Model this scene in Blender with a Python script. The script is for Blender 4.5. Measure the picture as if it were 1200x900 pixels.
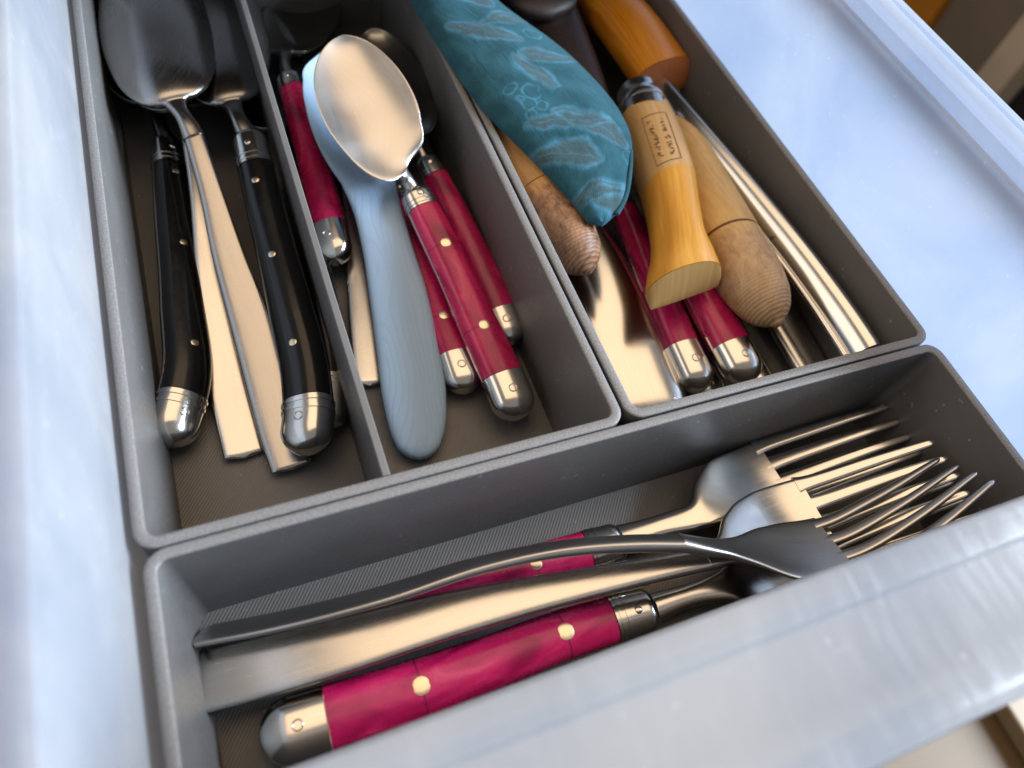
import bpy, bmesh, math, random
import numpy as np
from mathutils import Vector, Matrix

S = 0.001                                   # everything below is written in millimetres
for o in list(bpy.data.objects):
    bpy.data.objects.remove(o)
scene = bpy.context.scene
COL = scene.collection
rng = random.Random(7)

# ------------------------------------------------------------------ camera
cam_d = bpy.data.cameras.new('camera')
cam = bpy.data.objects.new('camera', cam_d)
COL.objects.link(cam)
scene.camera = cam
cam_d.sensor_width = 36.0
cam_d.lens = 846.27 / 1200 * 36
cam_d.clip_start = 0.005
cam_d.clip_end = 50
rot = Matrix(((0.92804651, 0.21868020, -0.30151059),
              (-0.34099880, 0.82448067, -0.45160984),
              (0.14983153, 0.52192968, 0.83972610)))
cam.matrix_world = Matrix.Translation(Vector((36.9, -67.85, 163.03)) * S) @ rot.to_4x4()
cam_d.dof.use_dof = True
cam_d.dof.focus_distance = 0.215
cam_d.dof.aperture_fstop = 8.2

# ------------------------------------------------------------------ light
world = bpy.data.worlds.new('World')
scene.world = world
world.use_nodes = True
bg = world.node_tree.nodes['Background']
bg.inputs['Color'].default_value = (0.68, 0.63, 0.58, 1)
bg.inputs['Strength'].default_value = 0.31


def area(name, loc, target, sx, sy, col, watt):
    d = bpy.data.lights.new(name, 'AREA')
    d.shape = 'RECTANGLE'
    d.size, d.size_y = sx, sy
    d.color = col
    d.energy = watt
    o = bpy.data.objects.new(name, d)
    COL.objects.link(o)
    o.location = loc
    o.rotation_euler = (Vector(target) - Vector(loc)).to_track_quat('-Z', 'Y').to_euler()
    return o


area('ceiling_lamp', (0.40, 0.40, 1.35), (0.40, 0.40, 0.0), 1.5, 0.98, (1.0, 0.70, 0.42), 5.6)
area('window_lamp', (1.6, -0.30, 0.68), (0.1, 0.05, 0.0), 1.3, 0.9, (0.75, 0.87, 1.0), 92)

area('room_bounce_lamp', (-1.35, 0.35, 0.95), (0.15, 0.08, 0.0), 1.5, 1.1, (1.0, 0.84, 0.68), 6.5)

vs = scene.view_settings
vs.view_transform = 'Standard'
vs.look = 'None'
vs.exposure = 0.5
vs.gamma = 1.0
vs.use_curve_mapping = False
scene.render.engine = 'CYCLES'
scene.cycles.max_bounces = 7
scene.cycles.caustics_reflective = False
scene.cycles.caustics_refractive = False
scene.cycles.transparent_max_bounces = 6

# ------------------------------------------------------------------ material helpers


class NT:
    def __init__(self, name):
        self.m = bpy.data.materials.new(name)
        self.m.use_nodes = True
        self.t = self.m.node_tree
        self.b = self.t.nodes['Principled BSDF']
        self.out = self.t.nodes['Material Output']

    def n(self, kind, **kw):
        nd = self.t.nodes.new(kind)
        for k, v in kw.items():
            if k in nd.inputs:
                self.put(nd.inputs[k], v)
            else:
                setattr(nd, k, v)
        return nd

    def put(self, sock, v):
        if isinstance(v, bpy.types.NodeSocket):
            self.t.links.new(v, sock)
        else:
            sock.default_value = v

    def math(self, op, a, b=0.0, clamp=False):
        nd = self.t.nodes.new('ShaderNodeMath')
        nd.operation = op
        nd.use_clamp = clamp
        self.put(nd.inputs[0], a)
        self.put(nd.inputs[1], b)
        return nd.outputs[0]

    def coords(self, kind='uv', scale=(1, 1, 1), rotz=0, loc=(0, 0, 0)):
        if kind == 'uv':
            src = self.t.nodes.new('ShaderNodeUVMap').outputs[0]
        else:
            g = self.t.nodes.new('ShaderNodeNewGeometry')
            src = g.outputs['Position']
        mp = self.t.nodes.new('ShaderNodeMapping')
        self.t.links.new(src, mp.inputs[0])
        k = 1000.0 if kind == 'pos' else 1.0      # back to millimetres
        mp.inputs['Scale'].default_value = [s * k for s in scale]
        mp.inputs['Rotation'].default_value = (0, 0, rotz)
        mp.inputs['Location'].default_value = loc
        return mp.outputs[0]

    def noise(self, vec, scale=1.0, detail=3, rough=0.5, dist=0.0):
        nd = self.n('ShaderNodeTexNoise', Scale=scale, Detail=detail, Roughness=rough, Distortion=dist)
        self.t.links.new(vec, nd.inputs['Vector'])
        return nd.outputs['Fac']

    def wave(self, vec, scale=1.0, dist=0.0, detail=2, dscale=1.0, direction='X'):
        nd = self.n('ShaderNodeTexWave', Scale=scale, Distortion=dist, Detail=detail)
        nd.inputs['Detail Scale'].default_value = dscale
        nd.bands_direction = direction
        self.t.links.new(vec, nd.inputs['Vector'])
        return nd.outputs['Fac']

    def ramp(self, fac, stops):
        nd = self.t.nodes.new('ShaderNodeValToRGB')
        cr = nd.color_ramp
        while len(cr.elements) < len(stops):
            cr.elements.new(0.5)
        for e, (p, c) in zip(cr.elements, stops):
            e.position = p
            e.color = (*c, 1) if len(c) == 3 else c
        self.t.links.new(fac, nd.inputs[0])
        return nd.outputs[0]

    def mix(self, fac, a, b):
        nd = self.t.nodes.new('ShaderNodeMix')
        nd.data_type = 'RGBA'
        self.put(nd.inputs[0], fac)
        self.put(nd.inputs[6], a if isinstance(a, bpy.types.NodeSocket) else (*a, 1))
        self.put(nd.inputs[7], b if isinstance(b, bpy.types.NodeSocket) else (*b, 1))
        return nd.outputs[2]

    def range(self, fac, lo, hi, a=0.0, b=1.0):
        nd = self.t.nodes.new('ShaderNodeMapRange')
        self.put(nd.inputs[0], fac)
        for i, v in zip((1, 2, 3, 4), (lo, hi, a, b)):
            nd.inputs[i].default_value = v
        return nd.outputs[0]

    def bump(self, height, strength=0.3, dist=0.1, normal=None):
        nd = self.n('ShaderNodeBump', Strength=strength, Distance=dist * S)
        self.t.links.new(height, nd.inputs['Height'])
        if normal is not None:
            self.t.links.new(normal, nd.inputs['Normal'])
        self.t.links.new(nd.outputs[0], self.b.inputs['Normal'])
        return nd.outputs[0]

    def set(self, **kw):
        for k, v in kw.items():
            k = k.replace('_', ' ')
            s = self.b.inputs[k]
            if k in ('Base Color', 'Subsurface Radius', 'Emission Color', 'Coat Tint') and not isinstance(v, bpy.types.NodeSocket):
                s.default_value = (*v, 1) if k != 'Subsurface Radius' else v
            else:
                self.put(s, v)
        return self


def steel_mat(name, base, r0, r1, brushed=True):
    k = NT(name)
    uv = k.coords('uv', (0.05, 2.2, 1))
    br = k.noise(uv, 1.0, 4, 0.6)
    sm = k.noise(k.coords('pos', (0.06, 0.06, 0.06)), 1.0, 3, 0.6)
    scr = k.noise(k.coords('pos', (0.9, 0.12, 0.5), 0.4), 1.0, 5, 0.75)
    f = k.math('ADD', k.math('MULTIPLY', br, 0.55), k.math('MULTIPLY', sm, 0.45))
    k.set(Base_Color=k.ramp(f, [(0.3, tuple(c * 0.86 for c in base)), (0.7, base)]),
          Metallic=1.0, Roughness=k.range(f, 0.3, 0.7, r0, r1))
    h = k.math('ADD', br, k.math('MULTIPLY', scr, 0.6))
    k.bump(h, 0.16 if brushed else 0.07, 0.05)
    return k.m


M = {}
M['steel'] = steel_mat('brushed_steel', (0.66, 0.64, 0.61), 0.18, 0.33)
M['polished'] = steel_mat('polished_steel', (0.66, 0.645, 0.62), 0.13, 0.24, False)
M['darkened_steel'] = steel_mat('dark_reflection_steel', (0.33, 0.32, 0.31), 0.16, 0.3)  # base darkened to stand in for the dark reflections in the bowls
M['spoon_steel'] = steel_mat('table_spoon_steel', (0.45, 0.435, 0.42), 0.18, 0.32)  # base partly darkened for the dark reflections on the large spoon
M['satin'] = steel_mat('satin_steel', (0.58, 0.565, 0.55), 0.26, 0.36, False)
M['rivet'] = steel_mat('pale_brass', (0.80, 0.70, 0.52), 0.22, 0.35, False)


def red_mat():
    k = NT('magenta_acrylic')
    v = k.coords('uv', (0.045, 0.16, 1))
    f = k.noise(v, 1.0, 3, 0.55, 0.8)
    fine = k.noise(k.coords('pos', (0.5, 0.5, 0.5)), 1.0, 4, 0.6)
    col = k.ramp(f, [(0.25, (0.21, 0.003, 0.045)), (0.42, (0.45, 0.008, 0.095)), (0.58, (0.63, 0.020, 0.14)), (0.75, (0.80, 0.14, 0.25))])
    k.set(Base_Color=col, Roughness=k.range(fine, 0.3, 0.7, 0.2, 0.32), Specular_IOR_Level=0.4, Subsurface_Weight=0.35,
          Subsurface_Radius=(0.004, 0.0006, 0.0015), Coat_Weight=0.1, Coat_Roughness=0.1)
    k.b.inputs['Subsurface Scale'].default_value = 0.8
    k.bump(fine, 0.12, 0.12)
    return k.m


M['red'] = red_mat()


def black_mat():
    k = NT('black_resin')
    f = k.noise(k.coords('pos', (0.35, 0.35, 0.35)), 1.0, 5, 0.65)
    k.set(Base_Color=k.ramp(f, [(0.35, (0.004, 0.004, 0.005)), (0.7, (0.008, 0.0078, 0.0075))]),
          Roughness=k.range(f, 0.3, 0.75, 0.14, 0.26), Specular_IOR_Level=0.4)
    k.bump(f, 0.08, 0.15)
    return k.m


M['black'] = black_mat()


def print_mat(name, mode):
    """Grey filament of the printed trays: layer lines on walls, diagonal infill lines on floors."""
    k = NT(name)
    spk = k.noise(k.coords('pos', (0.8, 0.8, 0.8)), 1.0, 2, 0.5)
    big = k.noise(k.coords('pos', (0.03, 0.03, 0.05)), 1.0, 4, 0.6)
    c0, c1 = ((0.17, 0.163, 0.16), (0.20, 0.193, 0.19)) if mode in ('rim', 'floor') else ((0.118, 0.113, 0.111), (0.150, 0.144, 0.141))  # one filament; light on rim and floor is put into a paler colour
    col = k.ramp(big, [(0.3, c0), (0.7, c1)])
    dust = k.math('GREATER_THAN', k.noise(k.coords('pos', (0.55, 0.55, 0.55), loc=(3, 9, 1)), 1.0, 0, 0.5), 0.835)
    col = k.mix(k.math('MULTIPLY', dust, 0.55), col, (0.4, 0.4, 0.4))
    k.set(Base_Color=col, Roughness=k.range(spk, 0.3, 0.7, 0.34, 0.5), Specular_IOR_Level=0.5)
    if mode == 'floor':
        ln = k.wave(k.coords('pos', (1, 1, 1), math.radians(38)), 0.36, 0.2, 1, 0.3, 'X')
        k.set(Base_Color=k.mix(k.math('ADD', 0.68, k.math('MULTIPLY', ln, 0.32)), tuple(c * 0.72 for c in c1), col))
        h = k.math('ADD', ln, k.math('MULTIPLY', spk, 0.3))
        k.bump(h, 0.38, 0.2)
    elif mode == 'rim':
        zz = k.noise(k.coords('pos', (2.0, 2.0, 2.0)), 1.0, 2, 0.6)
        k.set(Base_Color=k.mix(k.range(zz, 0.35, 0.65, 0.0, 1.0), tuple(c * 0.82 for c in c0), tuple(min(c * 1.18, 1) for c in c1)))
        k.bump(zz, 0.45, 0.2)
    else:
        ln = k.wave(k.coords('pos', (1, 1, 1)), 0.9, 0.15, 1, 0.2, 'Z')
        h = k.math('ADD', k.math('MULTIPLY', ln, 0.7), k.math('MULTIPLY', big, 1.0))
        k.bump(h, 0.35, 0.09)
    return k.m


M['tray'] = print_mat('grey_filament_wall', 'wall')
M['tray_floor'] = print_mat('grey_filament_floor_lit', 'floor')
M['tray_rim'] = print_mat('grey_filament_rim_lit', 'rim')


def pp_mat():
    """Milky polypropylene of the drawer: part diffuse, part see-through glow, glossy skin with scuffs."""
    k = NT('milky_polypropylene')
    big = k.noise(k.coords('pos', (0.016, 0.016, 0.016)), 1.0, 5, 0.6, 0.6)
    scr = k.noise(k.coords('pos', (0.5, 0.06, 0.09), 0.35), 1.0, 5, 0.75)
    lines = k.noise(k.coords('pos', (1.1, 0.05, 0.06), 0.12, (5, 2, 1)), 1.0, 2, 0.6)
    lines2 = k.noise(k.coords('pos', (0.05, 0.9, 0.08), 0.5, (1, 8, 2)), 1.0, 2, 0.6)
    line = k.math('MAXIMUM', k.range(lines, 0.70, 0.78), k.range(lines2, 0.71, 0.78))
    spk = k.noise(k.coords('pos', (0.42, 0.42, 0.42), loc=(7, 1, 4)), 1.0, 1, 0.5)
    dots = k.range(spk, 0.74, 0.79)
    smear = k.range(scr, 0.5, 0.75)
    col = k.ramp(big, [(0.32, (0.40, 0.425, 0.47)), (0.5, (0.49, 0.50, 0.525)), (0.68, (0.58, 0.58, 0.585))])  # cloudy tones painted in place of reflections of the surroundings
    mark = k.math('MAXIMUM', k.math('MULTIPLY', line, 0.45), k.math('MAXIMUM', k.math('MULTIPLY', dots, 0.75), k.math('MULTIPLY', smear, 0.22)))
    col = k.mix(mark, col, (0.86, 0.87, 0.88))
    k.set(Base_Color=col, Roughness=k.range(scr, 0.3, 0.7, 0.07, 0.3), IOR=1.55, Specular_IOR_Level=0.8)
    nrm = k.bump(k.math('ADD', k.math('MULTIPLY', scr, 0.5), k.math('ADD', k.math('MULTIPLY', line, 0.6), k.math('MULTIPLY', big, 5.0))), 0.15, 0.25)
    tr = k.n('ShaderNodeBsdfTranslucent', Color=k.ramp(big, [(0.34, (0.55, 0.635, 0.79)), (0.5, (0.62, 0.69, 0.82)), (0.66, (0.71, 0.755, 0.83))]))  # bluish clouds painted as window light and reflections in the walls
    k.t.links.new(nrm, tr.inputs['Normal'])
    tp = k.n('ShaderNodeBsdfTransparent', Color=(0.86, 0.9, 0.95, 1))
    m1 = k.t.nodes.new('ShaderNodeMixShader')
    m1.inputs[0].default_value = 0.5
    k.t.links.new(k.b.outputs[0], m1.inputs[1])
    k.t.links.new(tr.outputs[0], m1.inputs[2])
    m2 = k.t.nodes.new('ShaderNodeMixShader')
    m2.inputs[0].default_value = 0.22
    k.t.links.new(m1.outputs[0], m2.inputs[1])
    k.t.links.new(tp.outputs[0], m2.inputs[2])
    k.t.links.new(m2.outputs[0], k.out.inputs['Surface'])
    return k.m


M['plastic'] = pp_mat()


def wood_mat(name, light, dark, ring=0.0, rough=0.45, grain=1.0, coat=0.0):
    k = NT(name)
    g = k.noise(k.coords('uv', (0.04, 0.55, 1)), 1.0, 5, 0.6, 0.6)
    w = k.wave(k.coords('uv', (0.03, 0.22, 1)), 1.0, 6.0, 3, 0.9, 'Y')
    f = k.math('ADD', k.math('MULTIPLY', g, 0.6), k.math('MULTIPLY', w, 0.4 * grain))
    h = f
    if ring:
        r = k.wave(k.coords('uv', (1, 0.0, 1)), ring, 0.6, 2, 0.6, 'X')
        f = k.math('ADD', k.math('MULTIPLY', f, 0.6), k.math('MULTIPLY', r, 0.35))
        h = r
    k.set(Base_Color=k.ramp(f, [(0.22, dark), (0.62, light)]), Roughness=k.range(g, 0.3, 0.7, rough - 0.07, rough + 0.1),
          Coat_Weight=coat, Coat_Roughness=0.25)
    k.bump(h, 0.35 if ring else 0.2, 0.12)
    return k.m




def turned_mat(name, light, dark, tip_l, tip_d, tip_len):
    """Turned handle: long grain, darkening end grain with lathe rings towards the butt (u = mm from the butt)."""
    k = NT(name)
    g = k.noise(k.coords('uv', (0.045, 0.5, 1)), 1.0, 5, 0.6, 0.5)
    blotch = k.noise(k.coords('uv', (0.11, 0.16, 1), loc=(3.3, 1.2, 0)), 1.0, 4, 0.65, 1.2)
    fine = k.noise(k.coords('uv', (0.5, 0.9, 1)), 1.0, 4, 0.7)
    sep = k.t.nodes.new('ShaderNodeSeparateXYZ')
    k.t.links.new(k.coords('uv'), sep.inputs[0])
    u = sep.outputs[0]
    body = k.ramp(k.math('ADD', k.math('MULTIPLY', g, 0.6), k.math('MULTIPLY', blotch, 0.4)), [(0.3, dark), (0.62, light)])
    tip = k.ramp(k.math('ADD', k.math('MULTIPLY', blotch, 0.65), k.math('MULTIPLY', fine, 0.35)), [(0.34, tip_d), (0.6, tip_l)])
    ring = k.math('SINE', k.math('MULTIPLY', k.math('ADD', u, k.math('MULTIPLY', blotch, 1.2)), 5.6))
    rm = k.range(u, 5.0, 20.0, 1.0, 0.0)
    tip = k.mix(k.math('MULTIPLY', k.math('MULTIPLY', rm, 0.42), k.math('GREATER_THAN', ring, 0.35)), tip, tuple(c * 0.35 for c in tip_d))
    edge = k.math('ADD', u, k.math('MULTIPLY', k.math('SUBTRACT', blotch, 0.5), 14.0))
    col = k.mix(k.range(edge, tip_len - 3, tip_len + 3, 1.0, 0.0), body, tip)
    k.set(Base_Color=col, Roughness=k.range(g, 0.3, 0.7, 0.4, 0.58))
    h = k.math('ADD', k.math('MULTIPLY', fine, 0.5), k.math('MULTIPLY', k.math('MULTIPLY', ring, rm), 0.5))
    k.bump(h, 0.45, 0.22)
    return k.m


M['olive_wood'] = turned_mat('brown_turned_wood', (0.74, 0.42, 0.15), (0.44, 0.20, 0.06), (0.44, 0.24, 0.13), (0.09, 0.038, 0.02), 31)
M['pale_wood'] = turned_mat('pale_turned_wood', (0.72, 0.49, 0.21), (0.54, 0.32, 0.11), (0.60, 0.40, 0.22), (0.36, 0.22, 0.115), 33)
M['yellow_wood'] = wood_mat('yellow_varnished_wood', (0.76, 0.42, 0.06), (0.54, 0.23, 0.022), 0, 0.33, 0.04, 0.3)
M['bare_wood'] = wood_mat('bare_worn_wood', (0.64, 0.42, 0.19), (0.46, 0.26, 0.095), 0, 0.5, 0.06)
M['orange_wood'] = wood_mat('orange_varnished_wood', (0.68, 0.27, 0.012), (0.48, 0.15, 0.006), 0, 0.33, 0.6, 0.3)
M['red_end'] = wood_mat('reddish_cut_wood', (0.72, 0.27, 0.10), (0.58, 0.19, 0.065), 0, 0.5, 0.1)
M['cut_end'] = wood_mat('cut_wood_end', (0.84, 0.56, 0.24), (0.60, 0.34, 0.11), 0, 0.55, 0.06)


def dark_leather():
    k = NT('dark_brown_leather')
    f = k.noise(k.coords('pos', (0.9, 0.9, 0.9)), 1.0, 4, 0.6)
    k.set(Base_Color=k.ramp(f, [(0.3, (0.016, 0.010, 0.010)), (0.7, (0.04, 0.026, 0.024))]), Roughness=0.42)
    k.bump(f, 0.3, 0.25)
    return k.m


M['leather'] = dark_leather()


def blue_mat():
    k = NT('pale_blue_plastic')
    nz = k.noise(k.coords('uv', (0.022, 0.085, 1), loc=(1.7, 0.4, 0)), 1.0, 1, 0.4)
    sp = k.t.nodes.new('ShaderNodeSeparateXYZ')
    k.t.links.new(k.coords('uv'), sp.inputs[0])
    g = k.math('SINE', k.math('ADD', k.math('MULTIPLY', sp.outputs[1], 3.0), k.math('MULTIPLY', nz, 58.0)))
    g = k.range(g, -1.0, -0.35)
    n = k.noise(k.coords('pos', (0.5, 0.5, 0.5)), 1.0, 3, 0.5)
    k.set(Base_Color=k.ramp(g, [(0.0, (0.36, 0.545, 0.775)), (0.35, (0.385, 0.57, 0.80)), (1.0, (0.39, 0.575, 0.805))]),
          Roughness=k.range(n, 0.3, 0.7, 0.42, 0.55), Subsurface_Weight=0.15, Subsurface_Radius=(0.002, 0.002, 0.003))
    k.bump(g, 0.28, 0.16)
    return k.m


M['blue'] = blue_mat()


def pouch_mat():
    k = NT('teal_printed_cotton')
    uvn = k.coords('uv')
    sep = k.t.nodes.new('ShaderNodeSeparateXYZ')
    wob = k.t.nodes.new('ShaderNodeTexNoise')
    wob.inputs['Scale'].default_value = 0.09
    k.t.links.new(uvn, wob.inputs['Vector'])
    vm = k.t.nodes.new('ShaderNodeVectorMath')
    vm.operation = 'MULTIPLY_ADD'
    k.t.links.new(wob.outputs['Color'], vm.inputs[0])
    vm.inputs[1].default_value = (9, 9, 0)
    k.t.links.new(uvn, vm.inputs[2])
    k.t.links.new(vm.outputs[0], sep.inputs[0])
    u, v = sep.outputs[0], sep.outputs[1]
    lines = None
    fill = None

    def stroke(d, wd):
        return k.math('SUBTRACT', 1.0, k.math('DIVIDE', k.math('ABSOLUTE', d), wd), True)
    # petals: centre along the pouch, centre across it, angle, half length, half width
    petals = [(128, -10, 58, 15, 4.5), (122, 4, 40, 16, 5.5), (117, -4, 74, 17, 4), (152, 6, 62, 15, 5), (146, -2, 80, 13, 3.5),
              (92, -2, 20, 12, 4), (86, 9, 70, 13, 4.5), (66, -6, 48, 15, 5), (60, 8, 100, 13, 4), (163, -4, 110, 10, 3.5), (40, 0, 30, 15, 5)]
    for cu, cv, an, hl, hw in petals:
        a = math.radians(an)
        du, dv = k.math('SUBTRACT', u, cu + 4.5), k.math('SUBTRACT', v, cv + 4.5)
        p = k.math('ADD', k.math('MULTIPLY', du, math.cos(a)), k.math('MULTIPLY', dv, math.sin(a)))
        q = k.math('ADD', k.math('MULTIPLY', du, -math.sin(a)), k.math('MULTIPLY', dv, math.cos(a)))
        pn = k.math('DIVIDE', p, hl)
        env = k.math('MULTIPLY', k.math('SUBTRACT', 1.0, k.math('MULTIPLY', pn, pn), True), hw)
        ins = k.math('GREATER_THAN', env, 0.25)
        st = stroke(k.math('SUBTRACT', k.math('ABSOLUTE', q), env), 1.5)
        rib = k.math('MULTIPLY', stroke(q, 0.5), 0.55)
        st = k.math('MULTIPLY', k.math('MAXIMUM', st, rib), ins)
        fl = k.math('MULTIPLY', k.math('GREATER_THAN', env, k.math('ABSOLUTE', q)), ins)
        lines = st if lines is None else k.math('MAXIMUM', lines, st)
        fill = fl if fill is None else k.math('MAXIMUM', fill, fl)
    for cu, cv, r in [(104, -13, 3.2), (110, -15, 2.6), (100, -8, 2.8), (107, -8, 2.4), (97, -14, 2.2), (138, 13, 3), (72, 12, 3)]:
        du, dv = k.math('SUBTRACT', u, cu + 4.5), k.math('SUBTRACT', v, cv + 4.5)
        rr = k.math('SQRT', k.math('ADD', k.math('MULTIPLY', du, du), k.math('MULTIPLY', dv, dv)))
        lines = k.math('MAXIMUM', lines, stroke(k.math('SUBTRACT', rr, r), 0.6))
    worn = k.noise(k.coords('uv', (0.12, 0.12, 1)), 1.0, 3, 0.6)
    fuzz = k.noise(k.coords('uv', (1.2, 1.2, 1)), 1.0, 2, 0.6)
    base = k.ramp(worn, [(0.3, (0.011, 0.058, 0.080)), (0.7, (0.023, 0.098, 0.130))])
    base = k.mix(k.math('MULTIPLY', fill, k.range(fuzz, 0.35, 0.7, 0.1, 0.65)), base, (0.095, 0.10, 0.09))
    lf = k.math('MULTIPLY', lines, k.range(worn, 0.36, 0.62, 0.08, 0.55))
    col = k.mix(lf, base, (0.075, 0.27, 0.42))
    wx = k.wave(k.coords('uv'), 0.42, 0.3, 1, 0.5, 'X')
    wy = k.wave(k.coords('uv'), 0.42, 0.3, 1, 0.5, 'Y')
    k.set(Base_Color=col, Roughness=0.85, Sheen_Weight=0.25, Sheen_Roughness=0.4, Specular_IOR_Level=0.2)
    k.b.inputs['Sheen Tint'].default_value = (0.5, 0.8, 1.0, 1)
    k.bump(k.math('ADD', k.math('MULTIPLY', k.math('ADD', wx, wy), 0.12), k.math('MULTIPLY', k.noise(k.coords('uv', (0.09, 0.2, 1)), 1.0, 3, 0.6, 1.0), 2.0)), 0.5, 0.3)
    return k.m


M['pouch'] = pouch_mat()


def plain(name, col, rough=0.6, var=0.2, sc=0.02):
    k = NT(name)
    f = k.noise(k.coords('pos', (sc, sc, sc)), 1.0, 4, 0.6)
    k.set(Base_Color=k.ramp(f, [(0.3, tuple(c * (1 - var) for c in col)), (0.7, col)]), Roughness=rough)
    return k.m


M['dark_mark'] = plain('scorched_mark', (0.20, 0.09, 0.035), 0.6, 0.5, 1.0)
M['crack'] = plain('dirt_in_crack', (0.10, 0.008, 0.03), 0.5, 0.3, 1.0)
M['floor_wood'] = plain('tan_board', (0.135, 0.082, 0.032), 0.55)
M['cream'] = plain('cream_board', (0.27, 0.20, 0.12), 0.55)
M['taupe'] = plain('taupe_panel', (0.22, 0.18, 0.145), 0.6)
M['orange_board'] = plain('orange_board', (0.55, 0.22, 0.01), 0.5)
M['beige'] = plain('beige_post', (0.62, 0.52, 0.41), 0.55)
M['navy'] = plain('black_board', (0.008, 0.008, 0.012), 0.6)

# ------------------------------------------------------------------ object helpers


def V(p):
    return np.array(p, float)


def root(name, loc, label, cat, group=None):
    o = bpy.data.objects.new(name, None)
    o.empty_display_size = 0.005
    COL.objects.link(o)
    o.location = Vector(loc) * S
    o['label'] = label
    o['category'] = cat
    if group:
        o['group'] = group
    return o


def world_loc(o):
    p = Vector(o.location)
    while o.parent:
        o = o.parent
        p = p + o.location
    return p


def mesh_obj(name, verts, faces, mat, parent=None, uvs=None, smooth=True, sharp=None):
    """verts in millimetres, world axes; the object is placed at its parent's origin."""
    base = np.zeros(3)
    if parent is not None:
        base = np.array(world_loc(parent)) / S
    vv = (np.asarray(verts, float) - base) * S
    me = bpy.data.meshes.new(name)
    me.from_pydata([tuple(v) for v in vv], [], [tuple(int(i) for i in f) for f in faces])
    me.materials.append(M[mat] if isinstance(mat, str) else mat)
    if uvs is not None:
        ul = me.uv_layers.new(name='UVMap')
        for poly in me.polygons:
            for li in poly.loop_indices:
                ul.data[li].uv = uvs[me.loops[li].vertex_index]
    bm = bmesh.new()
    bm.from_mesh(me)
    bmesh.ops.recalc_face_normals(bm, faces=bm.faces)
    bm.to_mesh(me)
    bm.free()
    if smooth:
        me.shade_smooth()
        if sharp:
            me.set_sharp_from_angle(angle=math.radians(sharp))
    me.update()
    o = bpy.data.objects.new(name, me)
    COL.objects.link(o)
    if parent is not None:
        o.parent = parent
    return o


def catmull(pts, ts):
    """Centripetal-ish smooth curve through pts (k x d) at arc fractions ts."""
    pts = np.asarray(pts, float)
    if len(pts) == 2:
        return pts[0] + np.outer(ts, pts[1] - pts[0])
    seg = np.linalg.norm(np.diff(pts[:, :3], axis=0), axis=1)
    s = np.concatenate([[0], np.cumsum(seg)])
    s /= s[-1]
    d = np.zeros_like(pts)
    for i in range(len(pts)):
        if i == 0:
            d[i] = (pts[1] - pts[0]) / (s[1] - s[0])
        elif i == len(pts) - 1:
            d[i] = (pts[-1] - pts[-2]) / (s[-1] - s[-2])
        else:
            a = (pts[i] - pts[i - 1]) / (s[i] - s[i - 1])
            b = (pts[i + 1] - pts[i]) / (s[i + 1] - s[i])
            h0, h1 = s[i] - s[i - 1], s[i + 1] - s[i]
            d[i] = (a * h1 + b * h0) / (h0 + h1)
    out = []
    for t in ts:
        i = min(max(np.searchsorted(s, t, side='right') - 1, 0), len(pts) - 2)
        h = s[i + 1] - s[i]
        x = (t - s[i]) / h
        out.append((2 * x**3 - 3 * x**2 + 1) * pts[i] + (x**3 - 2 * x**2 + x) * h * d[i]
                   + (-2 * x**3 + 3 * x**2) * pts[i + 1] + (x**3 - x**2) * h * d[i + 1])
    return np.array(out)


def prof(table):
    """Smooth interpolation of (t, value) pairs."""
    if not isinstance(table, (list, tuple)):
        return lambda t: table
    xs = [a for a, _ in table]
    ys = [b for _, b in table]

    def fn(t):
        if t <= xs[0]:
            return ys[0]
        for i in range(len(xs) - 1):
            if t <= xs[i + 1]:
                x = (t - xs[i]) / (xs[i + 1] - xs[i])
                sl = [(ys[j + 1] - ys[j]) / (xs[j + 1] - xs[j]) for j in range(len(xs) - 1)]

                def tan(j):
                    if j == 0 or j == len(xs) - 1:
                        return sl[0] if j == 0 else sl[-1]
                    if sl[j - 1] * sl[j] <= 0:
                        return 0.0
                    return 2 * sl[j - 1] * sl[j] / (sl[j - 1] + sl[j])
                h = xs[i + 1] - xs[i]
                m0, m1 = tan(i), tan(i + 1)
                return ((2 * x**3 - 3 * x**2 + 1) * ys[i] + (x**3 - 2 * x**2 + x) * h * m0
                        + (-2 * x**3 + 3 * x**2) * ys[i + 1] + (x**3 - x**2) * h * m1)
        return ys[-1]
    return fn


class Path:
    """A bent centre line with a frame: T along, Sd across, N up (rolled)."""

    def __init__(self, pts, roll=0.0, up=(0, 0, 1)):
        self.pts = np.array(pts, float)
        self.roll = prof(roll)
        self.up = V(up)
        tt = np.linspace(0, 1, 81)
        q = catmull(self.pts, tt)
        self.length = float(np.linalg.norm(np.diff(q, axis=0), axis=1).sum())

    def frame(self, t):
        p = catmull(self.pts, [t])[0]
        e = 1e-3
        a, b = catmull(self.pts, [max(t - e, 0), min(t + e, 1)])
        T = (b - a) / np.linalg.norm(b - a)
        Sd = np.cross(T, self.up)
        Sd /= np.linalg.norm(Sd)
        N = np.cross(Sd, T)
        r = math.radians(self.roll(t))
        Sd, N = Sd * math.cos(r) + N * math.sin(r), N * math.cos(r) - Sd * math.sin(r)
        return p, T, Sd, N


def spow(x, e):
    return math.copysign(abs(x) ** e, x)


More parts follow.
